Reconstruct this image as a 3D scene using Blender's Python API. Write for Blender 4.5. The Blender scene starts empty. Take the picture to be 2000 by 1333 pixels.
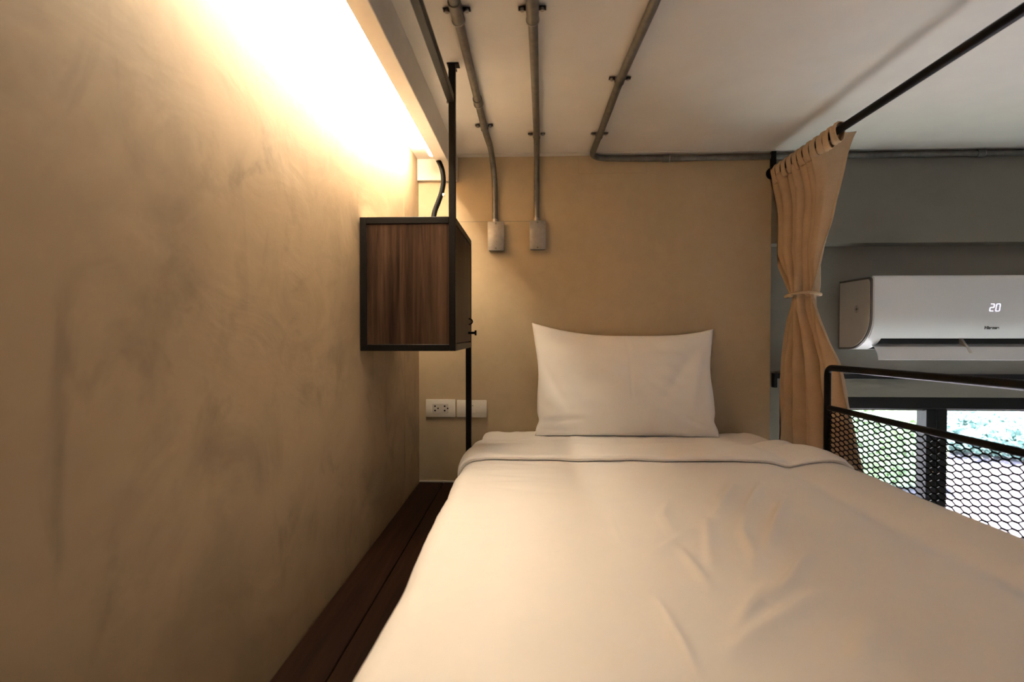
import bpy, bmesh, math, random
import numpy as np
from mathutils import Vector, Matrix

random.seed(7)
rng = np.random.default_rng(7)
scene = bpy.context.scene
COL = scene.collection
R = math.radians

# ------------------------------------------------------------------ camera
CAMZ = 1.97
cam_data = bpy.data.cameras.new('camera')
cam_data.sensor_width = 36.0
cam_data.lens = 18.0                      # 1000 px focal length on a 2000 px frame
cam_data.clip_start = 0.02
cam_data.dof.use_dof = True
cam_data.dof.focus_distance = 1.95
cam_data.dof.aperture_fstop = 3.2
cam = bpy.data.objects.new('camera', cam_data)
COL.objects.link(cam)
cam.location = (0, 0, CAMZ)
cam.rotation_euler = (R(90) - math.atan(16.5 / 1000), 0, math.atan(40 / 1000))
scene.camera = cam

# ------------------------------------------------------------------ world, sun, exposure
world = bpy.data.worlds.new('world')
scene.world = world
world.use_nodes = True
wn = world.node_tree
bg = wn.nodes['Background']
sky = wn.nodes.new('ShaderNodeTexSky')
sky.sky_type = 'NISHITA'
sky.sun_disc = False
sky.sun_elevation = R(58)
sky.sun_rotation = R(200)
wn.links.new(sky.outputs[0], bg.inputs[0])
bg.inputs[1].default_value = 0.9

sun_data = bpy.data.lights.new('sun', 'SUN')
sun_data.energy = 42.0
sun_data.angle = R(0.6)
sun_data.color = (1.0, 1.0, 1.0)
sun = bpy.data.objects.new('sun', sun_data)
COL.objects.link(sun)
sun.location = (3, 6, 8)
sun.rotation_euler = Vector((-0.25, -0.55, -1.0)).to_track_quat('-Z', 'Y').to_euler()

LED_STRENGTH = 54.0
vs = scene.view_settings
vs.view_transform = 'Standard'
vs.look = 'None'
vs.exposure = 1.5
vs.gamma = 1.0
vs.use_curve_mapping = False
scene.cycles.use_denoising = True
scene.cycles.max_bounces = 10
scene.cycles.diffuse_bounces = 6
scene.cycles.transparent_max_bounces = 16
scene.cycles.caustics_reflective = False
scene.cycles.caustics_refractive = False

# ------------------------------------------------------------------ helpers
def tag(o, label=None, cat=None, group=None, kind=None):
    if label: o['label'] = label
    if cat: o['category'] = cat
    if group: o['group'] = group
    if kind: o['kind'] = kind
    return o

def link(o, parent=None):
    COL.objects.link(o)
    if parent is not None:
        o.parent = parent
        o.matrix_parent_inverse = parent.matrix_world.inverted() if False else Matrix.Translation(-parent.location)
    return o

def empty(name, loc=(0, 0, 0)):
    o = bpy.data.objects.new(name, None)
    o.empty_display_size = 0.1
    o.location = loc
    COL.objects.link(o)
    return o

def mesh_from_bm(name, bm, m, parent=None, smooth=False):
    me = bpy.data.meshes.new(name)
    bmesh.ops.recalc_face_normals(bm, faces=bm.faces)
    bm.to_mesh(me); bm.free()
    if m: me.materials.append(m)
    if smooth:
        for p in me.polygons: p.use_smooth = True
    o = bpy.data.objects.new(name, me)
    return link(o, parent)

def mesh_from_data(name, v, f, m, parent=None, smooth=False):
    me = bpy.data.meshes.new(name)
    me.from_pydata([tuple(map(float, p)) for p in v], [], f)
    me.update()
    if m: me.materials.append(m)
    if smooth:
        for p in me.polygons: p.use_smooth = True
    o = bpy.data.objects.new(name, me)
    return link(o, parent)

def auto_smooth(o, ang=35):
    for p in o.data.polygons: p.use_smooth = True
    o.data.set_sharp_from_angle(angle=R(ang))
    return o

def bm_box(bm, a, b, bev=0.0, seg=2):
    a = Vector(a); b = Vector(b)
    c = (a + b) / 2; s = b - a
    ret = bmesh.ops.create_cube(bm, size=1.0, matrix=Matrix.Translation(c) @ Matrix.Diagonal((abs(s.x), abs(s.y), abs(s.z), 1)))
    if bev > 0:
        es = list({e for v in ret['verts'] for e in v.link_edges})
        bmesh.ops.bevel(bm, geom=es, offset=bev, segments=seg, affect='EDGES', profile=0.5)

def box(name, a, b, m, parent=None, bev=0.0, seg=2):
    bm = bmesh.new(); bm_box(bm, a, b, bev, seg)
    o = mesh_from_bm(name, bm, m, parent)
    if bev > 0: auto_smooth(o)
    return o

def bm_cyl(bm, p, q, r, seg=16, r2=None):
    p = Vector(p); q = Vector(q); d = q - p
    mat = Matrix.Translation((p + q) / 2) @ d.to_track_quat('Z', 'Y').to_matrix().to_4x4()
    bmesh.ops.create_cone(bm, cap_ends=True, segments=seg, radius1=r, radius2=r if r2 is None else r2, depth=d.length, matrix=mat)

def cyl(name, p, q, r, m, parent=None, seg=16, r2=None):
    bm = bmesh.new(); bm_cyl(bm, p, q, r, seg, r2)
    return auto_smooth(mesh_from_bm(name, bm, m, parent))

def round_path(pts, rad, n=8):
    pts = [Vector(p) for p in pts]
    out = [pts[0]]
    for i in range(1, len(pts) - 1):
        a, b, c = pts[i - 1], pts[i], pts[i + 1]
        u = (a - b).normalized(); w = (c - b).normalized()
        r = min(rad, (a - b).length * .49, (c - b).length * .49)
        p0 = b + u * r; p2 = b + w * r
        for k in range(n + 1):
            t = k / n
            out.append(p0 * (1 - t) ** 2 + b * 2 * t * (1 - t) + p2 * t * t)
    out.append(pts[-1])
    return out

def smooth_path(pts, n=8):
    pts = [Vector(p) for p in pts]
    P = [pts[0] * 2 - pts[1]] + pts + [pts[-1] * 2 - pts[-2]]
    out = []
    for i in range(1, len(P) - 2):
        for k in range(n):
            t = k / n
            a, b, c, d = P[i - 1], P[i], P[i + 1], P[i + 2]
            out.append(.5 * ((2 * b) + (c - a) * t + (2 * a - 5 * b + 4 * c - d) * t * t + (3 * b - a - 3 * c + d) * t ** 3))
    out.append(pts[-1])
    return out

def sweep(name, path, r, m, parent=None, seg=12, square=False, rfun=None):
    path = [Vector(p) for p in path]
    v, f = [], []
    n = len(path)
    up = None
    angs = [R(45 + 90 * k) for k in range(4)] if square else [2 * math.pi * k / seg for k in range(seg)]
    S = len(angs)
    for i in range(n):
        t = (path[min(i + 1, n - 1)] - path[max(i - 1, 0)]).normalized()
        if up is None:
            up = Vector((0, 0, 1)) if abs(t.z) < .9 else Vector((1, 0, 0))
        x = up.cross(t)
        if x.length < 1e-5: x = Vector((1, 0, 0)).cross(t)
        x.normalize(); y = t.cross(x); up = y
        rr = r if rfun is None else rfun(i / (n - 1)) * r
        for a in angs:
            k = rr * (math.sqrt(2) if square else 1)
            v.append(path[i] + x * math.cos(a) * k + y * math.sin(a) * k)
    for i in range(n - 1):
        for k in range(S):
            k2 = (k + 1) % S
            f.append((i * S + k, i * S + k2, (i + 1) * S + k2, (i + 1) * S + k))
    f.append(tuple(range(S))[::-1]); f.append(tuple((n - 1) * S + k for k in range(S)))
    o = mesh_from_data(name, v, f, m, parent)
    return o if square else auto_smooth(o, 50)

def grid(name, P, m, parent=None, smooth=True, closed_u=False):
    """P: (nu, nv, 3) array"""
    nu, nv = P.shape[:2]
    idx = np.arange(nu * nv).reshape(nu, nv)
    a = idx[:-1, :-1]; b = idx[1:, :-1]; c = idx[1:, 1:]; d = idx[:-1, 1:]
    F = np.stack([a, b, c, d], -1).reshape(-1, 4)
    if closed_u:
        F = np.vstack([F, np.stack([idx[-1, :-1], idx[0, :-1], idx[0, 1:], idx[-1, 1:]], -1).reshape(-1, 4)])
    me = bpy.data.meshes.new(name)
    me.from_pydata(P.reshape(-1, 3).tolist(), [], F.tolist())
    me.update()
    me.materials.append(m)
    if smooth: me.polygons.foreach_set('use_smooth', [True] * len(me.polygons))
    o = bpy.data.objects.new(name, me)
    return link(o, parent)

def vnoise(x, y, seed=0):
    """smooth value noise, vectorised"""
    xi = np.floor(x).astype(int); yi = np.floor(y).astype(int)
    fx = x - xi; fy = y - yi
    fx = fx * fx * (3 - 2 * fx); fy = fy * fy * (3 - 2 * fy)
    def h(a, b):
        n = (a * 374761393 + b * 668265263 + seed * 1442695041) & 0x7fffffff
        n = (n ^ (n >> 13)) * 1274126177 & 0x7fffffff
        n = n ^ (n >> 16)
        return (n & 0xffff) / 32767.5 - 1
    return (h(xi, yi) * (1 - fx) + h(xi + 1, yi) * fx) * (1 - fy) + (h(xi, yi + 1) * (1 - fx) + h(xi + 1, yi + 1) * fx) * fy

# pixel -> direction helpers (2000 x 1333 frame); distance always comes from a real plane
_M = cam.rotation_euler.to_matrix()
def pray(px, py): return _M @ Vector(((px - 1000) / 1000, (666.5 - py) / 1000, -1))
def onX(px, py, X): r = pray(px, py); return Vector((0, 0, CAMZ)) + r * (X / r.x)
def onY(px, py, Y): r = pray(px, py); return Vector((0, 0, CAMZ)) + r * (Y / r.y)
def onZ(px, py, Z): r = pray(px, py); return Vector((0, 0, CAMZ)) + r * ((Z - CAMZ) / r.z)

# ------------------------------------------------------------------ materials
MATS = {}
class NT:
    def __init__(s, name):
        s.m = bpy.data.materials.new(name); s.m.use_nodes = True
        s.t = s.m.node_tree; s.b = s.t.nodes['Principled BSDF']; s.out = s.t.nodes['Material Output']
        MATS[name] = s.m
    def n(s, typ, **kw):
        nd = s.t.nodes.new(typ)
        for k, v in kw.items():
            if k.startswith('i_'):
                nd.inputs[k[2:].replace('_', ' ')].default_value = v
            else: setattr(nd, k, v)
        return nd
    def l(s, a, b): s.t.links.new(a, b)
    def coord(s, scale=(1, 1, 1), rot=(0, 0, 0), out='Object'):
        tc = s.n('ShaderNodeTexCoord'); mp = s.n('ShaderNodeMapping')
        mp.inputs['Scale'].default_value = scale; mp.inputs['Rotation'].default_value = rot
        s.l(tc.outputs[out], mp.inputs[0]); return mp.outputs[0]
    def noise(s, vec, scale, detail=4, rough=.55, dist=0):
        nd = s.n('ShaderNodeTexNoise'); s.l(vec, nd.inputs['Vector'])
        nd.inputs['Scale'].default_value = scale; nd.inputs['Detail'].default_value = detail
        nd.inputs['Roughness'].default_value = rough; nd.inputs['Distortion'].default_value = dist
        return nd.outputs['Fac']
    def ramp(s, fac, stops):
        r = s.n('ShaderNodeValToRGB'); s.l(fac, r.inputs[0])
        e = r.color_ramp.elements
        while len(e) < len(stops): e.new(.5)
        for k, (p, c) in enumerate(stops):
            e[k].position = p; e[k].color = (*c, 1) if len(c) == 3 else c
        return r.outputs[0]
    def mix(s, fac, a, b, mode='MIX'):
        mx = s.n('ShaderNodeMix'); mx.data_type = 'RGBA'; mx.blend_type = mode
        if isinstance(fac, float): mx.inputs[0].default_value = fac
        else: s.l(fac, mx.inputs[0])
        for i, c in ((6, a), (7, b)):
            if isinstance(c, tuple): mx.inputs[i].default_value = (*c, 1)
            else: s.l(c, mx.inputs[i])
        return mx.outputs[2]
    def bump(s, h, strength, dist=.01, prev=None):
        b = s.n('ShaderNodeBump'); b.inputs['Strength'].default_value = strength; b.inputs['Distance'].default_value = dist
        s.l(h, b.inputs['Height'])
        if prev is not None: s.l(prev, b.inputs['Normal'])
        return b.outputs[0]
    def set(s, color=None, rough=None, metal=None, spec=None, normal=None):
        for k, v in (('Base Color', color), ('Roughness', rough), ('Metallic', metal), ('Specular IOR Level', spec), ('Normal', normal)):
            if v is None: continue
            if isinstance(v, (int, float)): s.b.inputs[k].default_value = v
            elif isinstance(v, tuple): s.b.inputs[k].default_value = (*v, 1)
            else: s.l(v, s.b.inputs[k])
        return s.m

def simple(name, color, rough=.5, metal=0, spec=.5, nscale=60, namt=.06, bump=.0):
    t = NT(name); c = t.coord()
    n = t.noise(c, nscale, 3)
    lo = tuple(x * (1 - namt) for x in color); hi = tuple(min(1, x * (1 + namt)) for x in color)
    col = t.ramp(n, [(.3, lo), (.7, hi)])
    return t.set(col, rough, metal, spec, t.bump(n, bump, .002) if bump else None)

# trowelled skim-coat plaster
def plaster(name, base, var=.18, sheen=.45, marks=True):
    t = NT(name); c = t.coord()
    big = t.noise(c, 1.6, 5, .6, .6)
    mid = t.noise(t.coord((1, 1, 1.6)), 4.5, 6, .65, 1.2)
    fine = t.noise(c, 38, 5, .7, .3)
    lo = tuple(x * (1 - var) for x in base); hi = tuple(x * (1 + var) for x in base)
    col = t.ramp(big, [(.32, lo), (.68, hi)])
    col = t.mix(t.ramp(mid, [(.40, (0, 0, 0)), (.64, (1, 1, 1))]), col, tuple(x * (1 + var * .55) for x in base))
    nrm = t.bump(mid, .10, .02)
    nrm = t.bump(fine, .06, .004, nrm)
    if marks:
        # trowel strokes: soft streaks in two directions, gated into clusters, plus tiny pits
        for k, (rot, sc, amt) in enumerate((((R(35), 0, 0), (1, 1.5, 1.1), .8), ((R(-28), 0, 0), (1, 1.1, 1.6), .7), ((R(60), 0, 0), (1, 2.2, 1.2), .6))):
            st = t.noise(t.coord(sc, rot), 2.6, 8, .62, 1.9)
            gate = t.noise(t.coord((1, 1, 1), (0, 0, k * 1.7)), 2.4 + k, 3, .55)
            mk = t.mix(1.0, t.ramp(st, [(.52, (0, 0, 0)), (.66, (1, 1, 1))]), t.ramp(gate, [(.45, (0, 0, 0)), (.62, (1, 1, 1))]), 'MULTIPLY')
            mkf = t.mix(1.0, mk, (amt, amt, amt), 'MULTIPLY')
            col = t.mix(mkf, col, tuple(x * (.62 if k != 1 else 1.28) for x in base))
            nrm = t.bump(mk, .05, .004, nrm)
    return t.set(col, sheen, 0, .35, nrm)

M_wall_left = plaster('skim_coat_plaster', (.305, .22, .137), .23, .55)
M_wall_dark = plaster('grey_plaster', (.215, .203, .17), .10, .7, False)
M_wall_back = simple('taupe_wall_paint', (.46, .365, .235), .62, 0, .3, 25, .03, .05)
M_wall_room = simple('room_wall_paint', (.22, .21, .20), .7, 0, .3, 12, .05)
M_wall_bounce = simple('foot_wall_bounce_paint', (.74, .69, .62), .7, 0, .3, 12, .03)  # kept pale so the unseen foot wall reflects fill light
M_ceiling = simple('ceiling_paint', (.67, .64, .60), .75, 0, .2, 9, .03, .03)
M_cove = simple('cove_board_paint', (.70, .67, .62), .6, 0, .3, 30, .02)
M_floor = simple('pale_terrazzo_floor', (.36, .355, .34), .5, 0, .4, 50, .10)
M_black = simple('black_powder_coat', (.006, .005, .0045), .40, .0, .12, 200, .2, .02)
M_black_matte = simple('black_plastic', (.004, .004, .004), .6, 0, .05, 80, .1)
M_galv = simple('galvanised_steel', (.165, .158, .143), .45, .6, .5, 45, .18, .03)
M_galv_lt = simple('zinc_plate', (.34, .32, .295), .42, .6, .5, 60, .12, .03)
M_white_plastic = simple('ivory_plastic', (.78, .74, .66), .35, 0, .5, 30, .02)
M_ac = simple('white_gloss_plastic', (.78, .78, .80), .18, 0, .5, 10, .01)
M_ac_side = simple('satin_white_plastic', (.62, .58, .53), .42, 0, .4, 10, .02)
M_ac_trim = simple('grey_plastic_trim', (.14, .12, .11), .3, 0, .5, 10, .02)
M_ink = simple('dark_ink', (.03, .03, .03), .5, 0, .3, 10, .02)
M_alum = simple('black_aluminium', (.008, .008, .009), .4, .2, .4, 50, .1)
M_dark = simple('dark_void', (.006, .006, .006), .7, 0, .2, 20, .1)

def fabric(name, color, rough=.85, weave=900, amt=.08, trans=0.0, sheen=.15):
    t = NT(name); c = t.coord()
    n1 = t.noise(t.coord((1, 1, .12)), weave, 2, .6)
    n2 = t.noise(t.coord((.12, .12, 1)), weave, 2, .6)
    n3 = t.noise(c, 14, 3, .6)
    f = t.mix(.5, n1, n2)
    lo = tuple(x * (1 - amt) for x in color); hi = tuple(min(1, x * (1 + amt)) for x in color)
    col = t.mix(.5, t.ramp(f, [(.35, lo), (.65, hi)]), t.ramp(n3, [(.3, lo), (.7, hi)]))
    t.set(col, rough, 0, .15, t.bump(f, .12, .0006))
    t.b.inputs['Sheen Weight'].default_value = sheen
    if trans > 0:
        tr = t.n('ShaderNodeBsdfTranslucent'); t.l(col, tr.inputs[0])
        mx = t.n('ShaderNodeMixShader'); mx.inputs[0].default_value = trans
        t.l(t.b.outputs[0], mx.inputs[1]); t.l(tr.outputs[0], mx.inputs[2]); t.l(mx.outputs[0], t.out.inputs[0])
    return t.m

M_sheet = fabric('white_cotton', (.87, .85, .83), .8, 1200, .02, 0, .1)
M_pillow = fabric('white_percale', (.90, .88, .855), .8, 1200, .02, 0, .1)
M_curtain = fabric('beige_linen', (.53, .39, .26), .9, 500, .12, .07)

def wood(name, c0, c1, c2, axis='Z', rough=.45, scale=1.0):
    t = NT(name)
    sc = {'Z': (14, 14, .7), 'Y': (14, .7, 14), 'X': (.7, 14, 14)}[axis]
    sc = tuple(x * scale for x in sc)
    v = t.coord(sc)
    n = t.noise(v, 2.2, 6, .62, .8)
    n2 = t.noise(v, 9, 4, .6, .2)
    col = t.ramp(n, [(.30, c0), (.50, c1), (.70, c2)])
    col = t.mix(t.ramp(n2, [(.45, (0, 0, 0)), (.75, (.5, .5, .5))]), col, c0)
    return t.set(col, rough, 0, .05, t.bump(n2, .05, .002))

M_walnut = wood('walnut_veneer', (.010, .0055, .004), (.036, .0195, .0125), (.075, .043, .027), 'Z', .42)
M_plank = wood('dark_stained_planks', (.008, .0040, .0025), (.016, .0075, .0042), (.026, .012, .0065), 'Y', .6)

def emit(name, color, strength):
    t = NT(name); t.set((0.8, 0.8, 0.8), .4)
    t.b.inputs['Emission Color'].default_value = (*color, 1)
    t.b.inputs['Emission Strength'].default_value = strength
    return t.m
M_led = emit('warm_led_diffuser', (1.0, .82, .595), LED_STRENGTH)
M_digit = emit('display_digits', (.72, .70, 1.0), .55)

def glass():
    t = NT('window_glass')
    tr = t.n('ShaderNodeBsdfTransparent'); tr.inputs[0].default_value = (.94, .97, .95, 1)
    gl = t.n('ShaderNodeBsdfGlossy'); gl.inputs['Roughness'].default_value = .02
    mx = t.n('ShaderNodeMixShader'); mx.inputs[0].default_value = .04
    t.l(tr.outputs[0], mx.inputs[1]); t.l(gl.outputs[0], mx.inputs[2])
    t.l(mx.outputs[0], t.out.inputs[0])
    return t.m
M_glass = glass()
def leafmat(name, c):
    t = NT(name); cc = t.coord()
    n = t.noise(cc, 2.5, 4, .6)
    col = t.ramp(n, [(.3, tuple(x * .6 for x in c)), (.7, tuple(x * 1.35 for x in c))])
    t.set(col, .6, 0, .2)
    tr = t.n('ShaderNodeBsdfTranslucent'); t.l(col, tr.inputs[0])
    mx = t.n('ShaderNodeMixShader'); mx.inputs[0].default_value = .35
    t.l(t.b.outputs[0], mx.inputs[1]); t.l(tr.outputs[0], mx.inputs[2]); t.l(mx.outputs[0], t.out.inputs[0])
    return t.m
M_leaf = leafmat('leaf_green', (.52, .62, .42))
M_leaf2 = leafmat('leaf_blue_green', (.22, .32, .29))
M_bark = simple('bark', (.10, .075, .05), .9, 0, .2, 20, .3, .3)
M_paving = simple('pink_paving', (.150, .118, .136), .8, 0, .3, 1.5, .15)
M_kerb = simple('pale_kerb', (.20, .20, .21), .8, 0, .3, 3, .1)

# ------------------------------------------------------------------ setting
XL, YB, YW = -0.47, 2.10, 2.18
ZC, ZP = 2.69, 1.35                     # ceiling, bunk platform top
XR, YF = 3.40, -.40                    # far side of the room, wall behind the camera
XE = 0.956                              # right edge of the wall panel behind the bed

def struct(o): o['kind'] = 'structure'; return o

struct(box('floor', (XL - .15, YF - .15, -.12), (XR + .15, 2.42, 0), M_floor))
struct(box('ceiling', (XL - .15, YF - .15, ZC), (XR + .15, 2.42, ZC + .15), M_ceiling))
# left wall: main field and the narrow return strip by the corner, split by a fine joint
struct(box('wall_left', (XL - .15, YF, 0), (XL, YB + .2, ZC), M_wall_left))
struct(box('wall_back', (XL, YB, 0), (XE, YB + .26, ZC), M_wall_back))
struct(box('wall_right', (XR, YF, 0), (XR + .15, 2.36, ZC), M_wall_room))
struct(box('wall_front', (XL - .15, YF - .15, 0), (XR + .15, YF, ZC), M_wall_bounce))  # unseen wall, set close behind the camera to bounce light onto the pillow
# window wall: projecting upper beam, recessed plaster, piers and low sill
WX0, WX1, WZ0, WZ1 = 1.10, 2.50, 0.12, 1.702
ww = empty('wall_window', (XE, YW, 0)); struct(ww)
box('upper_beam', (XE, YB, 2.327), (XR, 2.36, ZC), M_wall_dark, ww, .002, 1)
box('plaster_field', (XE, YW, WZ1), (XR, 2.36, 2.327), M_wall_dark, ww)
box('pier', (XE, YW, 0), (WX0, 2.36, WZ1), M_wall_dark, ww)
box('pier', (WX1, YW, 0), (XR, 2.36, WZ1), M_wall_dark, ww)
box('sill_wall', (WX0, YW, 0), (WX1, 2.36, WZ0), M_wall_dark, ww)

# window: black frame, wide central mullion, panes
win = empty('window_1', ((WX0 + WX1) / 2, YW + .03, WZ0)); struct(win)
fy0, fy1 = YW + .012, YW + .072
box('top_frame', (WX0, fy0, WZ1 - .052), (WX1, fy1, WZ1), M_alum, win, .003, 1)
box('bottom_frame', (WX0, fy0, WZ0), (WX1, fy1, WZ0 + .06), M_alum, win, .003, 1)
for xa, xb in ((WX0, WX0 + .05), (1.640, 1.680), (1.684, 1.724), (WX1 - .05, WX1)):
    box('mullion', (xa, fy0, WZ0 + .06), (xb, fy1, WZ1 - .052), M_alum, win, .003, 1)
for xa, xb in ((WX0 + .05, 1.640), (1.724, WX1 - .05)):
    box('pane', (xa - .004, fy0 + .03, WZ0 + .055), (xb + .004, fy0 + .036, WZ1 - .047), M_glass, win)
    box('gasket', (xa, fy0 + .022, WZ1 - .060), (xb, fy0 + .028, WZ1 - .051), M_ac_trim, win)

# light cove over the left wall: board roof, hanging fascia and the return on the back wall
struct(box('trim_1', (XL, YF, 2.677), (-.349, YB, ZC), M_cove))
struct(box('trim_2', (-.349, YF, 2.587), (-.305, YB, ZC), M_cove, None, .0015, 1))
struct(box('trim_3', (XL, YB - .022, 2.590), (-.349, YB, 2.677), M_cove, None, .0015, 1))
# thin board strip along the ceiling where it meets the back wall, and caulk bead at the platform
struct(box('trim_4', (-.305, YB - .035, ZC - .003), (XE, YB, ZC), M_ceiling, None, .001, 1))
struct(box('baseboard_back', (XL, YB - .004, ZP), (XE - .01, YB, ZP + .006), M_cove))
# narrow wall strip in the corner with a shadow joint
struct(box('trim_5', (XL, 1.862, ZP), (XL + .0009, YB, 2.677), M_wall_left))
# shallow board inset high on the back wall
struct(box('trim_6', (.186, YB - .003, 2.615), (.46, YB, ZC - .004), M_wall_back, None, .001, 1))

struct(box('trim_7', (-.305, YB - .0008, 2.4240), (.02, YB, 2.4255), M_wall_dark))

# ------------------------------------------------------------------ bunk platform (planks run along the bed)
pf = empty('bunk_platform', (.24, .85, 0))
tag(pf, 'dark stained plank platform under the white bed, seen along the left wall', 'platform')
PX0, PX1, PY0, PY1 = XL + .002, .955, YF + .004, YB - .004
npl = 14
wpl = (PX1 - PX0) / npl
plank_me = None
for i in range(npl):
    if plank_me is None:
        o = box('plank', (PX0 + .0012, PY0, ZP - .024), (PX0 + wpl - .0012, PY1, ZP), M_plank, pf, .0015, 1)
        plank_me = o.data
    else:
        o = bpy.data.objects.new('plank', plank_me); link(o, pf)
        o.location.x += wpl * i
box('side_beam', (.915, PY0, ZP - .095), (.953, PY1, ZP - .0245), M_black, pf, .002, 1)
box('end_beam', (PX0 + .03, PY0 + .02, ZP - .095), (.914, PY0 + .06, ZP - .0245), M_black, pf, .002, 1)
box('end_beam', (PX0 + .03, PY1 - .06, ZP - .095), (.914, PY1 - .02, ZP - .0245), M_black, pf, .002, 1)
for x, y in ((PX0 + .01, PY0 + .02), (.914, PY0 + .02), (PX0 + .01, PY1 - .06), (.914, PY1 - .06)):
    box('leg', (x, y, 0), (x + .04, y + .04, ZP - .0955), M_black, pf, .002, 1)

# ------------------------------------------------------------------ bed
BXL, BXR, BY0, BY1 = -.200, .900, .070, 2.085
# mattress with fitted sheet
def mattress():
    n, mrow = 90, 120
    bm = bmesh.new()
    bm_box(bm, (BXL, BY0, ZP + .001), (BXR, BY1, 1.571), .035, 5)
    bmesh.ops.subdivide_edges(bm, edges=[e for e in bm.edges if e.calc_length() > .3], cuts=40, use_grid_fill=True)
    for v in bm.verts:
        if v.co.z > 1.5 and v.co.y > 1.6:
            # gathered cotton at the head end
            s = math.sin(v.co.x * 90 + v.co.y * 25) * .0015 + math.sin(v.co.x * 37 - v.co.y * 60) * .0015
            v.co.z += s
    return auto_smooth(mesh_from_bm('mattress', bm, M_sheet), 60)
tag(mattress(), 'mattress in a white fitted sheet, showing in front of the pillow', 'mattress')

# profile across the bed: left hang, rounded edge, top, right edge against the guard
def profile(n_total=330, zt=1.594, xl=-.222, xr=.915, zb_l=ZP + .03, zb_r=ZP + .05, rl=.055, rr=.035):
    pts = []
    for k in range(14): pts.append((xl - .012 + .012 * (k / 14), zb_l + (zt - rl - zb_l) * k / 14))
    for k in range(13):
        a = R(180 - 90 * k / 12); pts.append((xl + rl + rl * math.cos(a), zt - rl + rl * math.sin(a)))
    for k in range(1, 60): pts.append((xl + rl + (xr - rr - xl - rl) * k / 60, zt))
    for k in range(11):
        a = R(90 - 90 * k / 10); pts.append((xr - rr + rr * math.cos(a), zt - rr + rr * math.sin(a)))
    for k in range(1, 11): pts.append((xr, zt - rr - (zt - rr - zb_r) * k / 10))
    P = np.array(pts); d = np.r_[0, np.cumsum(np.hypot(*np.diff(P, axis=0).T))]
    s = np.linspace(0, d[-1], n_total)
    X = np.interp(s, d, P[:, 0]); Z = np.interp(s, d, P[:, 1])
    tx = np.gradient(X); tz = np.gradient(Z); L = np.hypot(tx, tz)
    return s, X, Z, -tz / L, tx / L

S_, X_, Z_, NX_, NZ_ = profile()
yy = np.linspace(BY0 - .03, 1.80, 330)
U, V = np.meshgrid(np.arange(len(S_)), yy, indexing='ij')
XX = X_[U]; ZZ = Z_[U]
top = np.clip(NZ_, 0, 1)[U]

creases = [
    ([(1285, 1178), (1322, 1250), (1362, 1325)], .0045, .010), ([(1302, 985), (1294, 1010), (1312, 1042)], .0035, .012),
    ([(1325, 1072), (1350, 1105), (1388, 1153)], .0035, .012), ([(1455, 1009), (1451, 1045), (1473, 1090), (1469, 1126)], .0045, .013),
    ([(1532, 968), (1514, 1022), (1496, 1085)], .0050, .013), ([(1577, 1085), (1541, 1135), (1500, 1180)], .0045, .013),
    ([(1496, 1144), (1455, 1202), (1433, 1234)], .0050, .013), ([(1590, 1162), (1527, 1207), (1415, 1279)], .0045, .016),
    ([(1433, 946), (1397, 1009)], .0040, .014), ([(1343, 1040), (1280, 1081)], .0030, .013), ([(1379, 1018), (1388, 1108)], .0040, .013),
    ([(1485, 940), (1455, 1000)], .0035, .012), ([(1200, 1000), (1225, 1060)], .002, .014), ([(1700, 1220), (1660, 1320)], .003, .02)]
def crease_field(X, Y):
    out = np.zeros_like(X)
    for pts, amp, wd in creases:
        P = [onZ(a, b, 1.596) for a, b in pts]
        best = np.full_like(X, 9.0); side = np.zeros_like(X); tt = np.zeros_like(X)
        tot = sum((P[i + 1] - P[i]).length for i in range(len(P) - 1)); acc = 0
        for i in range(len(P) - 1):
            a, b = P[i], P[i + 1]; d = b - a; L = d.length
            t = np.clip(((X - a.x) * d.x + (Y - a.y) * d.y) / L ** 2, 0, 1)
            dx = X - a.x - t * d.x; dy = Y - a.y - t * d.y
            D = np.hypot(dx, dy); sg = (d.x * dy - d.y * dx) / L
            m = D < best
            best = np.where(m, D, best); side = np.where(m, sg, side); tt = np.where(m, (acc + t * L) / tot, tt)
            acc += L
        env = np.sin(np.pi * np.clip(tt * .86 + .07, 0, 1)) ** .7
        out += 2.0 * amp * env * (np.exp(-((best - .0) / wd) ** 2) - .75 * np.exp(-(best / wd) ** 2 * .9) * (side < 0) * np.clip(-side / wd, 0, 1))
    return out

def duvet_disp(XX, VV, top):
    d = .006 * vnoise(XX * 3.1 + 3, VV * 2.3, 1) + .0035 * vnoise(XX * 7, VV * 6, 2)
    d += .010 * np.sin(np.clip((XX + .22) / 1.12, 0, 1) * math.pi) ** .6 - .006        # puff
    # fine cross wrinkles at the left near the fold
    w = np.exp(-((XX + .12) / .16) ** 2) * np.exp(-((VV - 1.35) / .30) ** 2)
    d += w * (.0026 * vnoise(XX * 9 + VV * 8, VV * 34 - XX * 6, 5) + .0014 * vnoise(XX * 16 + VV * 20, VV * 60, 6))
    # puckers down the left edge
    d += .004 * vnoise(XX * 4 + 9, VV * 9, 8) * np.exp(-((XX + .22) / .07) ** 2)
    # shallow valley and bunched rim along the guard side
    d += -.012 * np.exp(-((XX - .735 - .012 * np.sin(VV * 4)) / .036) ** 2) + .010 * np.exp(-((XX - .85) / .05) ** 2)
    d += -.005 * np.exp(-((XX - .893 - .004 * np.sin(VV * 9)) / .007) ** 2)
    d += crease_field(XX, VV) * top
    return d

D = duvet_disp(XX, V, top)
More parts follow.
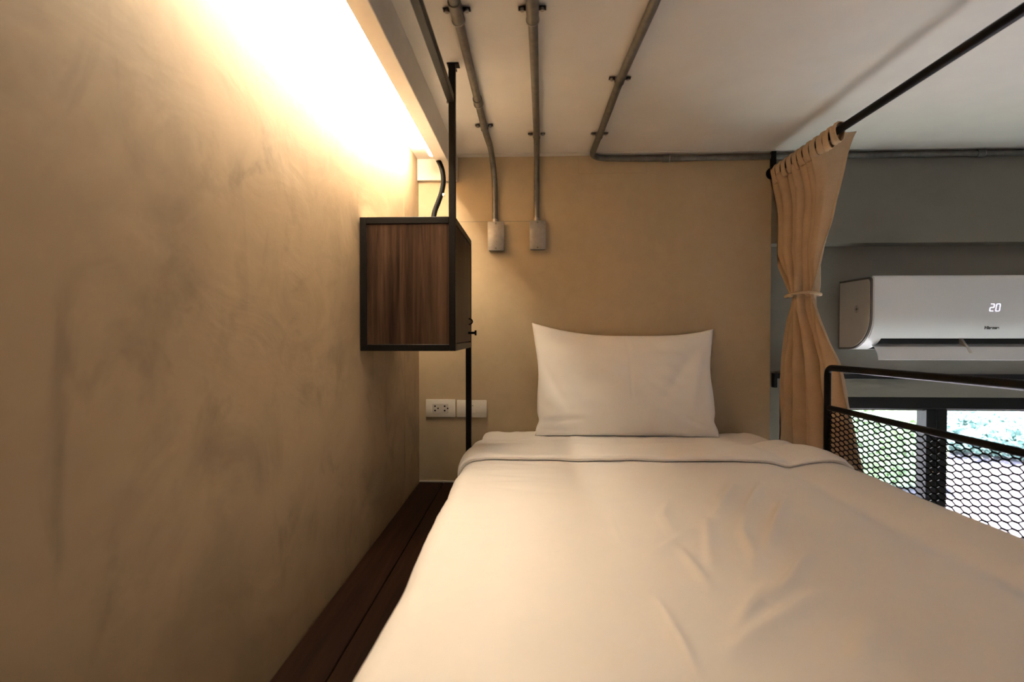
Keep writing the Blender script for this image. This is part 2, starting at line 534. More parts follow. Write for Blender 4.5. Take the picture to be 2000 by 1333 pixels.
# foot end rolls down
foot = np.clip((BY0 + .02 - V) / .05, 0, 1)
Pd = np.stack([XX + NX_[U] * D, V, np.maximum(ZZ + NZ_[U] * D - foot ** 2 * .12, ZP + .022)], -1)
duvet = grid('duvet_cover', Pd, M_sheet)
so = duvet.modifiers.new('thickness', 'SOLIDIFY'); so.thickness = .008; so.offset = 1 if False else -1
duvet_root = empty('duvet', (.35, .9, 1.36))
duvet.parent = duvet_root; duvet.matrix_parent_inverse = Matrix.Translation(-duvet_root.location)
tag(duvet_root, 'plain white duvet spread over the bed, its head end folded back', 'duvet')
# folded-back cuff near the pillow
ny = 60
t_ = np.linspace(0, 1, ny)
Uc, Tc = np.meshgrid(np.arange(len(S_)), t_, indexing='ij')
Xc = X_[Uc]
front = 1.485 + .006 * vnoise(Xc * 5, Xc * 0, 21) + .003 * vnoise(Xc * 17, Xc * 0, 22)
back = 1.705 + .006 * vnoise(Xc * 6, Xc * 0, 23)
# section: rises from the sheet, flat puffy top, soft rolled front lip tucked back under
sec_y = np.array([1.0, 1.0, .97, .90, .75, .5, .25, .09, .015, -.01, .02, .07])
sec_z = np.array([-.030, -.004, .006, .013, .0185, .0205, .0215, .0225, .0215, .0130, .004, .0003])
sq = np.linspace(0, 1, len(sec_y))
Yc = front + (back - front) * np.interp(Tc, sq, sec_y)
Dc = duvet_disp(Xc, np.minimum(Yc, 1.8), np.clip(NZ_, 0, 1)[Uc] * 0) + np.interp(Tc, sq, sec_z) * (.30 + .55 * np.clip(NZ_, 0, 1)[Uc]) * (1 + .22 * vnoise(Xc * 7, Yc * 5, 24)) + .0015 * vnoise(Xc * 16, Yc * 18, 25)
Pc = np.stack([Xc + NX_[Uc] * Dc, Yc, Z_[Uc] + NZ_[Uc] * Dc], -1)
grid('folded_cuff', Pc, M_sheet, duvet_root)

# pillow: stands against the wall, pointed corners, sagging top edge
def pillow():
    nu, nv = 110, 80
    u = np.linspace(-1, 1, nu); v = np.linspace(-1, 1, nv)
    A, B = np.meshgrid(u, v, indexing='ij')
    Wd, Hg = .352, .196
    verts = []
    Ps = []
    for side in (-1, 1):
        # outline: concave sides, corners pulled out
        sx = Wd * A * (1 - .040 * (1 - B ** 2) - .006 * np.sin(B * 6) - .022 * np.exp(-((B + .72) / .10) ** 2) * np.abs(A) ** 6)
        tl = .056 * np.clip(-A, 0, 1) ** 2.2 + .030 * np.clip(A, 0, 1) ** 4
        sz = Hg * B + np.where(B > 0, B ** 2 * tl, 0) - np.where(B < 0, B ** 2 * (.004 * A ** 2), 0)
        sx = sx + np.where(B > 0, B ** 3 * (-.010 * np.clip(-A, 0, 1) ** 3 + .012 * np.clip(A, 0, 1) ** 5), 0)
        th = .066 * (np.clip(1 - A ** 2, 0, 1) ** .42) * (np.clip(1 - B ** 2, 0, 1) ** .42)
        th *= 1 + .10 * -B
        wr = .006 * vnoise(A * 3 + 5, B * 2.5, 31) + .003 * vnoise(A * 7, B * 6, 32)
        # folds radiating from corners on the right and lower left
        for (cx, cz, ax, az, amp, wd) in ((.95, 1., -.55, -1.3, .006, .06), (1., .9, -.22, -1.5, .006, .05), (-.98, .5, .35, -1.1, .008, .05), (-1, -.75, .55, .05, .009, .05), (-.98, -.9, .6, -.05, .006, .04), (.95, -.9, -.7, .5, .006, .05)):
            L = math.hypot(ax, az); t = np.clip(((A - cx) * ax + (B - cz) * az) / L ** 2, 0, 1)
            dd = np.hypot(A - cx - t * ax, B - cz - t * az)
            wr = wr - amp * np.exp(-(dd / wd) ** 2) * np.sin(np.pi * np.clip(t * .9 + .05, 0, 1))
        # pressed centre crease
        wr = wr - .0035 * np.exp(-((A - .03 - .015 * (1 - B)) / .010) ** 2) * (B > -.55)
        th2 = np.maximum(th + wr * np.clip(th / .03, 0, 1), 0)
        Ps.append((sx, side * th2, sz))
    (x0, y0, z0), (x1, y1, z1) = Ps
    V0 = np.stack([x0, y0, z0], -1).reshape(-1, 3); V1 = np.stack([x1, y1 * .75, z1], -1).reshape(-1, 3)
    verts = np.vstack([V0, V1])
    idx = np.arange(nu * nv).reshape(nu, nv)
    a = idx[:-1, :-1]; b = idx[1:, :-1]; c = idx[1:, 1:]; d = idx[:-1, 1:]
    F0 = np.stack([a, b, c, d], -1).reshape(-1, 4); F1 = np.stack([d, c, b, a], -1).reshape(-1, 4) + nu * nv
    bm = bmesh.new()
    bv = [bm.verts.new(p) for p in verts]
    for f in np.vstack([F0, F1]): bm.faces.new([bv[i] for i in f])
    bmesh.ops.remove_doubles(bm, verts=bm.verts, dist=.0004)
    rot = Matrix.Rotation(R(-15), 4, 'X')
    for w in bm.verts: w.co = rot @ w.co
    zmin = min(w.co.z for w in bm.verts); ymax = max(w.co.y for w in bm.verts)
    for w in bm.verts: w.co += Vector((.360, 2.092 - ymax, 1.574 - zmin))
    for w in bm.verts:      # the lower edge presses flat into the bed
        if w.co.z < 1.585: w.co.z = 1.570 + (w.co.z - 1.570) * .6
    o = mesh_from_bm('pillow', bm, M_pillow, None, True)
    return o
tag(pillow(), 'white pillow standing against the taupe wall at the head of the bed', 'pillow')

# ------------------------------------------------------------------ cabinet on black steel frame
cx0, cx1, cy0, cy1, cz0, cz1 = XL + .003, -.207, 1.371, 1.735, 1.920, 2.282
tb = .018
cab = empty('hanging_cabinet', ((cx0 + cx1) / 2, (cy0 + cy1) / 2, cz0))
tag(cab, 'walnut cabinet in a black steel frame, hung beside the rough plaster wall', 'cabinet')
for x in (cx0, cx1 - tb):
    for z in (cz0, cz1 - tb):
        box('frame_bar', (x, cy0 + tb, z), (x + tb, cy1 - tb, z + tb), M_black, cab, .001, 1)
for y in (cy0, cy1 - tb):
    for z in (cz0, cz1 - tb):
        box('frame_bar', (cx0 + tb, y, z), (cx1 - tb, y + tb, z + tb), M_black, cab, .001, 1)
box('frame_bar', (cx0, cy0, cz0), (cx0 + tb, cy0 + tb, cz1), M_black, cab, .001, 1)
box('frame_bar', (cx0, cy1 - tb, cz0), (cx0 + tb, cy1, cz1), M_black, cab, .001, 1)
# front post runs to the ceiling, rear post runs down to the platform
box('post', (cx1 - tb, cy0, cz0), (cx1, cy0 + tb, ZC - .001), M_black, cab, .001, 1)
box('ceiling_plate', (cx1 - tb - .004, cy0 - .004, ZC - .0035), (cx1 + .010, cy0 + tb + .004, ZC - .0005), M_black, cab)
box('post', (cx1 - tb, cy1 - tb, ZP + .001), (cx1, cy1, cz1), M_black, cab, .001, 1)
cyl('bolt', (cx1, cy0 + .009, ZC - .016), (cx1 + .004, cy0 + .009, ZC - .016), .004, M_galv, cab, 10)
box('tie_rail', (cx1 - tb - .003, YF + .001, 2.586), (cx1 - .003, cy0 - .0005, 2.586 + tb + .004), M_black, cab, .001, 1)
box('weld_bead', (cx1 - tb - .005, cy0 - .004, 2.583), (cx1 - tb + .001, cy0 + .002, 2.589), M_galv, cab, .001, 1)
# panels
box('side_panel', (cx0 + tb, cy0 + .004, cz0 + tb), (cx1 - tb, cy0 + .014, cz1 - tb), M_walnut, cab)
box('side_panel', (cx0 + tb, cy1 - .014, cz0 + tb), (cx1 - tb, cy1 - .004, cz1 - tb), M_walnut, cab)
box('top_panel', (cx0 + .0005, cy0 + tb, cz1 - .008), (cx1 - tb, cy1 - tb, cz1 + .003), M_cove, cab)
box('bottom_panel', (cx0 + tb, cy0 + tb, cz0 + .003), (cx1 - tb, cy1 - tb, cz0 + .013), M_walnut, cab)
door = box('door', (cx1 - .014, cy0 + tb + .003, cz0 + tb + .003), (cx1 - .001, cy1 - tb - .003, cz1 - tb - .003), M_walnut, cab, .0008, 1)
box('fascia_edge', (cx0 + .002, cy0 + tb, cz0 + tb), (cx0 + .010, cy1 - tb, cz1 - tb), M_walnut, cab)
kp = Vector((cx1, 1.655, 1.969))
kb = bmesh.new()
bm_cyl(kb, kp - Vector((.001, 0, 0)), kp + Vector((.020, 0, 0)), .0042, 14)
bm_cyl(kb, kp + Vector((.020, 0, 0)), kp + Vector((.0255, 0, 0)), .0085, 18)
kn = auto_smooth(mesh_from_bm('knob', kb, M_black)); kn.parent = door
hp = Vector((cx1, 1.668, 2.006))
loop = [hp + Vector((-.001, 0, .009))] + [hp + Vector((.0105 * math.sin(a), 0, .009 * math.cos(a))) for a in np.linspace(.15, math.pi - .15, 12)] + [hp + Vector((-.001, 0, -.009))]
hs = sweep('lock_staple', loop, .0024, M_black, None, 10); hs.parent = door

# ------------------------------------------------------------------ LED tube in the cove, with its cable
led = empty('led_tube_light', (-.38, 1.25, 2.677))
tag(led, 'glowing warm white tube light tucked into the ceiling cove', 'light')
box('batten', (-.388, .66, 2.6590), (-.372, 1.922, 2.6765), M_white_plastic, led, .002, 1)
cyl('diffuser', (-.38, .66, 2.6460), (-.38, 1.922, 2.6460), .0125, M_led, led, 24)
cyl('end_cap', (-.38, 1.9225, 2.6460), (-.38, 1.936, 2.6460), .0132, M_white_plastic, led, 20)
cyl('end_cap', (-.38, .646, 2.6460), (-.38, .6595, 2.6460), .0132, M_white_plastic, led, 20)
cpath = smooth_path([(-.372, 1.930, 2.650), onY(847, 299, 1.875), onY(861, 324, 1.825), onY(866, 350, 1.800), onY(863, 374, 1.785), onY(856, 395, 1.770), onY(848, 418, 1.745), (-.338, 1.700, 2.2860)], 12)
cable = empty('cable', (-.335, 1.70, 2.285))
tag(cable, 'black corrugated cable dropping from the tube light to the cabinet top', 'cable')
sweep('corrugated_sleeve', cpath, .0088, M_black_matte, cable, 12, False, lambda t: 1 + .07 * math.sin(t * 2 * math.pi * 46))
cl = onY(860, 381, 1.780)
box('cable_clip', cl + Vector((.006, -.006, -.005)), cl + Vector((.016, .006, .005)), M_white_plastic, cable, .002, 1)

# ------------------------------------------------------------------ conduits
RC = .0112
def clamp(parent, c, axis_y=True, w=.062):
    """saddle clip over a ceiling conduit with two screw ears"""
    bm = bmesh.new()
    n = 14
    ring = [(math.cos(a) * (RC + .002), -math.sin(a) * (RC + .002)) for a in np.linspace(0, math.pi, n)]
    prof = [(w / 2, RC - .004), (RC + .003, RC - .004)] + [(x, z) for x, z in ring] + [(-RC - .003, RC - .004), (-w / 2, RC - .004)]
    va = [bm.verts.new((c[0] + x, c[1] - .009, c[2] + z)) for x, z in prof]
    vb = [bm.verts.new((c[0] + x, c[1] + .009, c[2] + z)) for x, z in prof]
    for i in range(len(prof) - 1): bm.faces.new((va[i], va[i + 1], vb[i + 1], vb[i]))
    bmesh.ops.solidify(bm, geom=bm.faces[:], thickness=.0026)
    o = mesh_from_bm('saddle_clip', bm, M_galv, parent)
    for s in (-1, 1):
        p = Vector((c[0] + s * (w / 2 - .009), c[1], c[2] + RC - .003))
        k = cyl('screw', p, p + Vector((0, 0, -.007)), .0050, M_galv_lt, None, 10)
        k.parent = o
    return o

zc_ = ZC - RC - .0005
yc_ = YB - RC - .0012
def conduit(label, pts, clamps, coupl):
    root = empty('conduit', pts[-1])
    tag(root, label, 'conduit', 'steel conduits on the ceiling')
    sweep('pipe', round_path(pts, .075, 10), RC, M_galv, root, 16)
    for c in clamps: clamp(root, c)
    for a, b in coupl:
        cyl('coupling', a, b, RC + .003, M_galv, root, 18)
        a = Vector(a); b = Vector(b); d = (b - a).normalized()
        cyl('coupling_ring', b - d * .001, b + d * .003, RC + .0042, M_galv_lt, root, 18)
    return root
j1 = (-.148, 2.36); j2 = (.0125, 2.363)
conduit('leftmost steel conduit, bending off the ceiling to the left junction box',
        [(-.170, YF + .001, zc_), (-.167, 1.80, zc_), (-.160, 2.0, zc_), (-.153, yc_, zc_ - .10), (-.153, yc_, 2.425)],
        [(-.168, 1.140, zc_), (-.167, 1.776, zc_)], [((-.1675, 1.555, zc_), (-.1675, 1.59, zc_)), ((-.168, 1.10, zc_), (-.168, 1.165, zc_))])
conduit('middle steel conduit, running straight to the right junction box',
        [(-.015, YF + .001, zc_), (-.001, 1.10, zc_), (.0145, 1.86, zc_), (.0165, yc_, zc_), (.0165, yc_, 2.428)],
        [(-.001, 1.142, zc_), (.0145, 1.857, zc_)], [((-.001, 1.06, zc_), (0, 1.170, zc_))])
c3 = conduit('right-hand steel conduit that turns and runs along the top of the wall',
        [(.279, YF + .001, zc_), (.262, 1.10, zc_), (.245, 1.46, zc_), (.240, 1.86, zc_), (.232, yc_ - .001, zc_ - .006), (.40, yc_ - .001, 2.668), (.60, yc_ - .001, 2.668), (3.2, yc_ - .001, 2.675)],
        [(.245, 1.463, zc_), (.240, 1.861, zc_)], [((.52, yc_ - .001, 2.668), (.545, yc_ - .001, 2.668)), ((1.735, yc_ - .001, 2.6715), (1.760, yc_ - .001, 2.6715))])

def junction_box(label, cx, cz):
    root = empty('junction_box', (cx, YB, cz - .058))
    tag(root, label, 'junction box', 'junction boxes on the wall')
    w, h, d = .0325, .058, .030
    box('body', (cx - w + .001, YB - d, cz - h + .001), (cx + w - .001, YB, cz + h - .001), M_galv, root, .006, 3)
    box('cover_plate', (cx - w, YB - d - .0022, cz - h), (cx + w, YB - d - .0002, cz + h), M_galv_lt, root, .0009, 2)
    for s in (-1, 1):
        p = Vector((cx, YB - d - .0022, cz + s * (h - .008)))
        cyl('screw', p, p + Vector((0, -.002, 0)), .0035, M_galv, root, 10)
    cyl('connector', (cx - .004, YB - .0127, cz + h - .002), (cx - .004, YB - .0127, cz + h + .013), RC + .0012, M_galv_lt, root, 18)
junction_box('left galvanised junction box on the taupe wall', j1[0], j1[1])
junction_box('right galvanised junction box on the taupe wall', j2[0] + .008, j2[1])

# ------------------------------------------------------------------ wall plates
def plate(name, label, cat, x0, x1, z0, z1):
    root = empty(name, ((x0 + x1) / 2, YB, z0))
    tag(root, label, cat)
    box('cover_plate', (x0, YB - .008, z0), (x1, YB, z1), M_white_plastic, root, .0025, 2)
    return root
sk = plate('wall_socket', 'ivory double socket plate beside the wall corner', 'socket', -.440, -.317, 1.621, 1.694)
ins = box('insert', (-.412, YB - .0095, 1.637), (-.346, YB - .0078, 1.676), M_ac_side, sk, .001, 1)
for bx in (-.401, -.361):
    for dx, dz, rr in ((0, .009, .0036), (0, -.009, .0036), (.0125, 0, .0032)):
        h = cyl('pin_hole', (bx + dx, YB - .0098, 1.6575 + dz), (bx + dx, YB - .0090, 1.6575 + dz), rr, M_dark, sk, 10)
sw = plate('wall_switch', 'ivory light switch plate half hidden by the black post', 'switch', -.311, -.188, 1.621, 1.692)
box('rocker', (-.262, YB - .0125, 1.639), (-.237, YB - .0078, 1.677), M_white_plastic, sw, .001, 1)
box('rocker_mark', (-.256, YB - .0131, 1.669), (-.243, YB - .0124, 1.671), M_ac_trim, sw)

# ------------------------------------------------------------------ curtain rod
RX, RZ = .957, 2.606
rod = empty('curtain_rod', (RX, YB, RZ))
tag(rod, 'black tubular curtain rod carrying the beige curtain', 'rod')
sweep('tube', [(RX, YF + .002, RZ - .012), (RX, YB - .006, RZ)], .0118, M_black, rod, 20)
box('hanger', (RX - .0145, YB - .030, RZ - .004), (RX + .004, YB - .013, ZC - .004), M_black, rod, .001, 1)
cyl('wall_flange', (RX, YB - .006, RZ), (RX, YB - .0005, RZ), .024, M_black, rod, 20)
sweep('hanger', [(RX, -.25, RZ - .01), (RX, -.25, ZC - .0005)], .008, M_black, rod, 12)

# ------------------------------------------------------------------ curtain
cur = empty('curtain', (1.01, 1.82, ZP - .02))
tag(cur, 'beige linen curtain gathered on the rod and tied at the middle', 'curtain')
XCU = 1.000
Lp = [(1500, 345), (1500, 420), (1506, 500), (1528, 560), (1536, 580), (1528, 620), (1516, 700), (1509, 790), (1500, 900), (1490, 990)]
Rp = [(1638, 270), (1634, 340), (1622, 440), (1604, 525), (1590, 580), (1602, 630), (1628, 705), (1642, 790), (1662, 880), (1690, 985)]
LY = [onX(a, b, XCU - .02) for a, b in Lp]; RY = [onX(a, b, XCU + .005) for a, b in Rp]
ztie = (onX(1562, 578, XCU)).z
def interp_side(P, z): 
    zs = np.array([p.z for p in P])[::-1]; ys = np.array([p.y for p in P])[::-1]
    return np.interp(z, zs, ys)
nt, nz = 520, 150
tt = np.linspace(0, 1, nt); zz = np.linspace(2.582, ZP - .01, nz)
T, Zc = np.meshgrid(tt, zz, indexing='ij')
yl = np.minimum(interp_side(LY, Zc), YW - .012); yr = interp_side(RY, Zc)
# t = 0 at the wall, t = 1 at the free edge nearest the camera
e = (Zc - ztie)
tie = np.exp(-(e / .10) ** 2)
above = 1 / (1 + np.exp(-e / .05))
warp = T + .018 * np.sin(T * 17 + 1) + .01 * np.sin(T * 31)
ph1 = 2 * np.pi * 9.5 * warp
ph2 = 2 * np.pi * 4.0 * (T + .02 * np.sin(T * 9 + 2)) + .8
amp1 = (.026 + .010 * np.sin(T * 23)) * np.where(e > 0, 1, .35) * (1 - .35 * tie)
amp2 = np.where(e > 0, .004, .050 * np.clip(-e / .25, 0.2, 1))
fade = np.clip((T) / .05, 0, 1) * .6 + .4
fade = fade * np.clip((1 - T) / .07, 0, 1)
c1 = np.abs(np.cos(ph1 / 2)) ** 3                    # narrow deep valleys between rounded folds
c2 = np.abs(np.cos(ph2 / 2)) ** 3
lobe = 1 - 2 * np.abs(np.sin(ph1 / 2)) ** .8          # rounded folds with pinched valleys
Xc_ = XCU - .004 + .72 * amp1 * lobe * fade + 1.15 * amp2 * c2 * np.clip((1 - T) / .10, 0, 1) + .004 * np.sin(ph1 * .5 + 1.1)
Yc_ = yl + (yr - yl) * T + .22 * amp1 * np.sin(ph1) + np.where(e > 0, 0, 1) * .15 * amp2 * np.sin(ph2)
Xc_ += tie * .022 * np.sin(np.pi * 3 * T)                # bundle rounds off at the tie
Xc_ += -.030 * np.exp(-((2.60 - Zc) / .10) ** 2)         # top hangs straight under the rod
# free edge swings outward at the top into a flap
fl = np.clip((T - .88) / .12, 0, 1) ** 1.2 * np.exp(-(2.60 - Zc) / .13) * np.clip((Zc - ztie) / .2, 0, 1)
Xc_ += fl * .120; Yc_ += fl * .004
# free edge turns outward at the bottom
fb = np.clip((T - .80) / .20, 0, 1) ** 1.2 * np.clip((ztie - Zc) / .3, 0, 1)
Xc_ += fb * .03
Xc_ += .0025 * vnoise(T * 30, Zc * 14, 41)
Xc_ = np.maximum(Xc_, RX + .004 - .02 * (Zc > 2.5))
Xc_ = np.where(Zc < 2.0, np.maximum(Xc_, .966), Xc_)
Yc_ = np.minimum(Yc_, YB - .004)
Zc = Zc + .052 * np.clip((T - .885) / .07, 0, 1) * np.clip((Zc - 2.44) / .14, 0, 1)
drape = grid('drape', np.stack([Xc_, Yc_, Zc], -1), M_curtain, cur)
so = drape.modifiers.new('thickness', 'SOLIDIFY'); so.thickness = .0016; so.offset = 0
# tab loops over the rod
def tab(y, w, tilt, low):
    n = 22
    prof = []
    for a in np.linspace(-math.pi * .5, math.pi * 1.5, n):
        x = math.cos(a) * .0155; z = math.sin(a) * .0165
        z *= low if math.sin(a) < 0 else 1.55
        prof.append((x, z))
    P = np.zeros((n, 7, 3))
    for j in range(7):
        q = j / 6 - .5
        for i, (x, z) in enumerate(prof):
            ruff = .0025 * math.sin(i * .9 + j * 1.3)
            P[i, j] = (RX + x + ruff * .6 * np.sign(x), y + q * w + tilt * (z) , RZ - .003 + z + .0015 * math.sin(j * 2 + i) + (.004 * (1 - abs(q) * 2) if z > 0 else 0))
    o = grid('tab', P, M_curtain, cur)
    so = o.modifiers.new('thickness', 'SOLIDIFY'); so.thickness = .0016; so.offset = 1
ys = np.linspace(1.660, 2.060, 11)
for k, y in enumerate(ys):
    tab(y + random.uniform(-.003, .003), .036 + random.uniform(-.003, .002), random.uniform(-.12, .12), 2.6 + random.uniform(-.3, .3))
# tie cord with knot
yc0 = float((interp_side(LY, ztie) + interp_side(RY, ztie)) / 2); hw = float(abs(interp_side(LY, ztie) - interp_side(RY, ztie)) / 2)
ringp = [Vector((XCU + .002 + (.046) * math.cos(a), yc0 + (hw + .008) * math.sin(a), ztie + .004 * math.sin(2 * a) + .003)) for a in np.linspace(0, 2 * math.pi, 49)]
tieo = sweep('tie_cord', ringp, .0058, M_curtain, cur, 10)
kp0 = Vector((XCU - .046, yc0 - .004, ztie))
kb = bmesh.new(); bmesh.ops.create_icosphere(kb, subdivisions=2, radius=.0095, matrix=Matrix.Translation(kp0) @ Matrix.Diagonal((1, 1.5, .9, 1)))
kno = mesh_from_bm('knot', kb, M_curtain, None, True); kno.parent = tieo

# ------------------------------------------------------------------ bed guard with expanded metal
GX, GY = .942, 1.672
gd = empty('bed_guard', (GX, .6, ZP))
tag(gd, 'black tubular bed guard with expanded metal mesh along the bed side', 'guard rail')
sweep('top_rail', round_path([(GX, GY, ZP + .001), (GX, GY, 1.858), (GX, .0, 1.886), (GX, -.33, 1.891)], .028, 10), .0102, M_black, gd, 16)
sweep('mid_rail', [(GX, GY - .008, 1.7305), (GX, -.33, 1.755)], .0088, M_black, gd, 14)
sweep('bottom_rail', [(GX, GY - .008, ZP + .012), (GX, -.33, ZP + .012)], .0088, M_black, gd, 14)
sweep('post', [(GX, -.33, ZP + .001), (GX, -.33, 1.898)], .0102, M_black, gd, 14)
LW, SW = .0450, .0156
def expanded():
    v, f = [], []
    hw, hd = .00155, .0012
    y0 = GY - .010; nper = int((y0 + .32) / LW)
    nrow = int((1.726 - (ZP + .02)) / (SW / 2)) 
    for k in range(nrow + 4):
        zb = ZP + .024 + (k + .5) * SW / 2
        sg = 1 if k % 2 == 0 else -1
        pts = []
        for j in range(nper):
            b = y0 - j * LW
            a = SW / 4 - .0002
            pts += [(b, sg * a), (b - LW * .13, sg * a), (b - LW * .37, -sg * a), (b - LW * .63, -sg * a), (b - LW * .87, sg * a)]
        for (ya, za), (yb, zb2) in zip(pts[:-1], pts[1:]):
            lim = 1.7305 + (y0 - ya) * .0122
            if zb + max(za, zb2) > lim: continue
            twist = .0016 if za == zb2 else .0
            i = len(v)
            for (y, z) in ((ya, zb + za), (yb, zb + zb2)):
                v += [(GX - hd, y, z - hw - twist * .3), (GX + hd, y, z - hw), (GX + hd, y, z + hw + twist * .3), (GX - hd, y, z + hw)]
            f += [(i, i + 1, i + 5, i + 4), (i + 1, i + 2, i + 6, i + 5), (i + 2, i + 3, i + 7, i + 6), (i + 3, i, i + 4, i + 7)]
    o = mesh_from_data('expanded_mesh', v, f, M_black, gd)
    o['kind'] = 'stuff'
expanded()

# ------------------------------------------------------------------ air conditioner
AX0, AX1 = 1.270, 2.120
ac = empty('air_conditioner', ((AX0 + AX1) / 2, YW, 1.90))
tag(ac, 'white split air conditioner mounted above the window, display lit', 'air conditioner')
def prism(name, prof, x0, x1, m, parent, bev=0):
    bm = bmesh.new()
    a = [bm.verts.new((x0, YW - d, z)) for d, z in prof]; b = [bm.verts.new((x1, YW - d, z)) for d, z in prof]
    n = len(prof)
    for i in range(n): bm.faces.new((a[i], a[(i + 1) % n], b[(i + 1) % n], b[i]))
    bm.faces.new(a[::-1]); bm.faces.new(b)
    o = mesh_from_bm(name, bm, m, parent)
    return auto_smooth(o, 28)
def arc(c, r, a0, a1, n=8, ry=None):
    ry = ry or r
    return [(c[0] + r * math.cos(R(a0 + (a1 - a0) * k / n)), c[1] + ry * math.sin(R(a0 + (a1 - a0) * k / n))) for k in range(n + 1)]
full = [(0.001, 1.900), (0.001, 2.182)] + arc((.185, 2.167), .015, 90, 0, 6) + [(.2005, 2.09)] + arc((.060, 2.030), .140, 0, -90, 16, .128)
full = [p for p in full]
mid = [(0.001, 1.900), (0.001, 2.182)] + arc((.185, 2.167), .015, 90, 0, 6) + [(.2005, 2.09)] + arc((.060, 2.030), .140, 0, -40, 8, .128) + [(.155, 1.950), (.105, 1.965), (.085, 1.905)]
shrink = lambda P, k: [((d - .10) * k + .10, (z - 2.04) * k + 2.04) for d, z in P]
prism('end_cap', shrink(full, .935), AX0, AX0 + .006, M_ac_side, ac)
prism('seam_trim', shrink(full, .99), AX0 + .002, AX0 + .009, M_ac_trim, ac)
prism('housing_end', full, AX0 + .009, AX0 + .062, M_ac, ac)
prism('housing', mid, AX0 + .062, AX1 - .062, M_ac, ac)
prism('housing_end', full, AX1 - .062, AX1 - .009, M_ac, ac)
prism('seam_trim', shrink(full, .985), AX1 - .009, AX1 - .003, M_ac_trim, ac)
prism('end_cap', shrink(full, .955), AX1 - .006, AX1, M_ac_side, ac)
# front panel skin
fpo = arc((.185, 2.167), .0185, 75, 0, 6) + [(.2040, 2.09)] + arc((.060, 2.030), .1440, 0, -38, 10, .132)
fpi = arc((.185, 2.167), .0155, 75, 0, 6) + [(.2010, 2.09)] + arc((.060, 2.030), .1408, 0, -38, 10, .1288)
prism('front_panel', fpo + fpi[::-1], AX0 + .012, AX1 - .012, M_ac, ac)
# dark outlet throat and open flap
prism('outlet_throat', [(.157, 1.9485), (.160, 1.9495), (.106, 1.9635), (.087, 1.907), (.090, 1.905), (.110, 1.9600)], AX0 + .0625, AX1 - .0625, M_dark, ac)
flo = [(.120, 1.926), (.150, 1.915), (.168, 1.890), (.176, 1.866)]
flp = flo + [(d - .0035, z - .001) for d, z in flo[::-1]]
flap = prism('louvre_flap', flp, AX0 + .050, AX1 - .050, M_ac, ac)
def part_of(o, p, root): o.parent = p; o.matrix_parent_inverse = Matrix.Identity(4); return o
for xx in (1.660, 1.95):
    part_of(prism('flap_arm', [(.118, 1.945), (.126, 1.945), (.150, 1.916), (.168, 1.892), (.160, 1.896), (.118, 1.924)], xx, xx + .010, M_ac_side, ac), flap, ac)
# seven-segment "20", slanted
def digit(x, z, segs, h=.0265, w=.0135, t=.0030):
    bm = bmesh.new()
    S = {'a': ((0, h), (w, h)), 'b': ((w, h), (w, h / 2)), 'c': ((w, h / 2), (w, 0)), 'd': ((0, 0), (w, 0)), 'e': ((0, 0), (0, h / 2)), 'f': ((0, h / 2), (0, h)), 'g': ((0, h / 2), (w, h / 2))}
    for s in segs:
        (xa, za), (xb, zb) = S[s]
        d = Vector((xb - xa, zb - za)).normalized(); g = t * .45
        p = Vector((xa, za)) + d * g; q = Vector((xb, zb)) - d * g; n = Vector((-d.y, d.x)) * t / 2
        vs_ = []
        for yy_ in (YW - .2050, YW - .2038):
            for w_ in (p + n, p - d * g * .6, p - n, q - n, q + d * g * .6, q + n):
                vs_.append(bm.verts.new((x + w_.x + .15 * w_.y, yy_, z + w_.y)))
        bm.faces.new(vs_[:6]); bm.faces.new(vs_[6:][::-1])
        for k in range(6): bm.faces.new((vs_[k], vs_[(k + 1) % 6], vs_[6 + (k + 1) % 6], vs_[6 + k]))
    o = mesh_from_bm('display_digit', bm, M_digit, ac)
digit(1.699, 2.050, 'abged'); digit(1.7205, 2.050, 'abcdef')
def text(body, loc, size, m, parent, rot, xs=1.0, name='lettering', shear=0, bold=0.0):
    cu = bpy.data.curves.new(name, 'FONT'); cu.body = body; cu.size = size; cu.extrude = .0002; cu.shear = shear; cu.offset = bold
    cu.align_x = 'LEFT'
    tmp = bpy.data.objects.new(name, cu)
    COL.objects.link(tmp)
    dg = bpy.context.evaluated_depsgraph_get(); dg.update()
    me = bpy.data.meshes.new_from_object(tmp.evaluated_get(dg))
    bpy.data.objects.remove(tmp)
    mat = Matrix.Translation(loc) @ rot @ Matrix.Diagonal((xs, 1, 1, 1))
    me.transform(mat)
    me.materials.clear(); me.materials.append(m)
    o = bpy.data.objects.new(name, me)
    return link(o, parent)
text('Hisense', (1.683, YW - .2016, 1.983), .0155, M_ink, ac, Matrix.Rotation(R(90), 4, 'X'), 1.08, 'brand_lettering', .12, .0006)
# certification mark on the end cap: diamond in a ring
mk = bmesh.new()
mc = (YW - .118, 2.062)
for r0, r1, n, off in ((.0110, .0085, 4, 0), (.0055, .0, 4, 0), (.0138, .0128, 28, 0)):
    A = [(mc[0] + r0 * math.cos(2 * math.pi * k / n + off), mc[1] + r0 * math.sin(2 * math.pi * k / n + off)) for k in range(n)]
    B = [(mc[0] + r1 * math.cos(2 * math.pi * k / n + off), mc[1] + r1 * math.sin(2 * math.pi * k / n + off)) for k in range(n)]
    va = [mk.verts.new((AX0 - .0003, y, z)) for y, z in A]
    if r1 > 0:
        vb = [mk.verts.new((AX0 - .0003, y, z)) for y, z in B]
        for k in range(n): mk.faces.new((va[k], va[(k + 1) % n], vb[(k + 1) % n], vb[k]))
    else: mk.faces.new(va)
mesh_from_bm('certification_mark', mk, M_ink, ac)

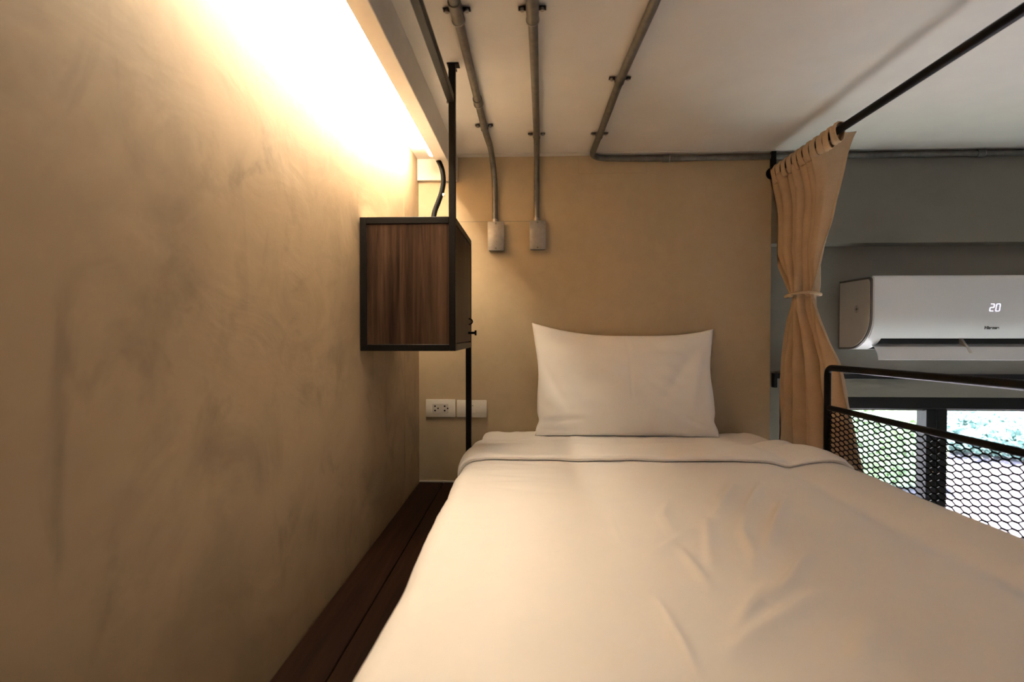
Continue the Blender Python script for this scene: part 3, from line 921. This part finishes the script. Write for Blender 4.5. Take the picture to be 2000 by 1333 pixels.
# ------------------------------------------------------------------ blind rail under the air conditioner
br = empty('blind_rail', (1.9, YW, 1.777))
tag(br, 'thin black rail on the wall between the air conditioner and window', 'rail')
box('rail', (1.012, YW - .022, 1.778), (3.1, YW - .0005, 1.800), M_alum, br, .002, 1)
box('end_bracket', (.998, YW - .026, 1.742), (1.0115, YW - .0005, 1.801), M_alum, br, .001, 1)

# ------------------------------------------------------------------ outside
GZ = -.35
struct(box('ground', (-6, 2.43, GZ - .1), (22, 30, GZ), M_paving))
struct(box('outer_wall', (-6, 24, GZ), (22, 24.3, 6.0), M_kerb)) if False else None
def leaves(center, rad, n, size, seed):
    r = np.random.default_rng(seed)
    d = r.normal(size=(n, 3)); d /= np.linalg.norm(d, axis=1)[:, None]
    rr = r.uniform(.55, 1, n) ** .5
    lump = 1 + .22 * vnoise(d[:, 0] * 2.5 + seed, d[:, 1] * 2.5 + d[:, 2] * 2, seed)
    c = np.array(center) + d * (rr * lump)[:, None] * np.array(rad)
    c[:, 2] = np.maximum(c[:, 2], GZ + .02 + size)
    a = r.normal(size=(n, 3)); a /= np.linalg.norm(a, axis=1)[:, None]
    b = np.cross(a, r.normal(size=(n, 3))); b /= np.linalg.norm(b, axis=1)[:, None]
    s = size * r.uniform(.6, 1.3, n)[:, None]
    v = np.stack([c - a * s, c + b * s * .5, c + a * s, c - b * s * .5], 1).reshape(-1, 3)
    f = np.arange(4 * n).reshape(-1, 4)
    return v, f.tolist()
def tree(name, label, cat, x, y, h, rx, rz, mat, n, seed, size=.13, group=None):
    root = empty(name, (x, y, GZ)); tag(root, label, cat, group)
    v, f = leaves((x, y, GZ + h), (rx, rx * .8, rz), n, size, seed)
    o = mesh_from_data('foliage', v, f, mat, root); o['kind'] = 'stuff'
    pts = [(x, y, GZ), (x + .05, y, GZ + h * .5), (x - .04, y + .05, GZ + h * .95)]
    sweep('trunk', smooth_path(pts, 5), .10 if cat == 'tree' else .03, M_bark, root, 8, False, lambda t: 1 - .5 * t)
tree('leafy_tree', 'bright green tree seen through the left window pane', 'tree', 9.2, 13.4, 1.9, 1.5, 1.9, M_leaf, 9000, 11)
tree('leafy_tree', 'pale green tree seen through the right window pane', 'tree', 13.2, 14.8, 2.3, 1.7, 2.0, M_leaf, 9000, 12)
tree('leafy_tree', 'tall tree filling the gap behind the window mullion', 'tree', 15.8, 20.0, 3.4, 2.6, 3.2, M_leaf, 9000, 13)
tree('garden_shrub', 'rounded green shrub outside, low in the left window pane', 'shrub', 5.45, 8.3, .55, .85, .75, M_leaf, 5000, 14, .08, 'shrubs by the paving')
tree('garden_shrub', 'bluish green shrub outside, low in the right window pane', 'shrub', 9.3, 10.4, .30, 1.5, .42, M_leaf2, 5000, 15, .08, 'shrubs by the paving')
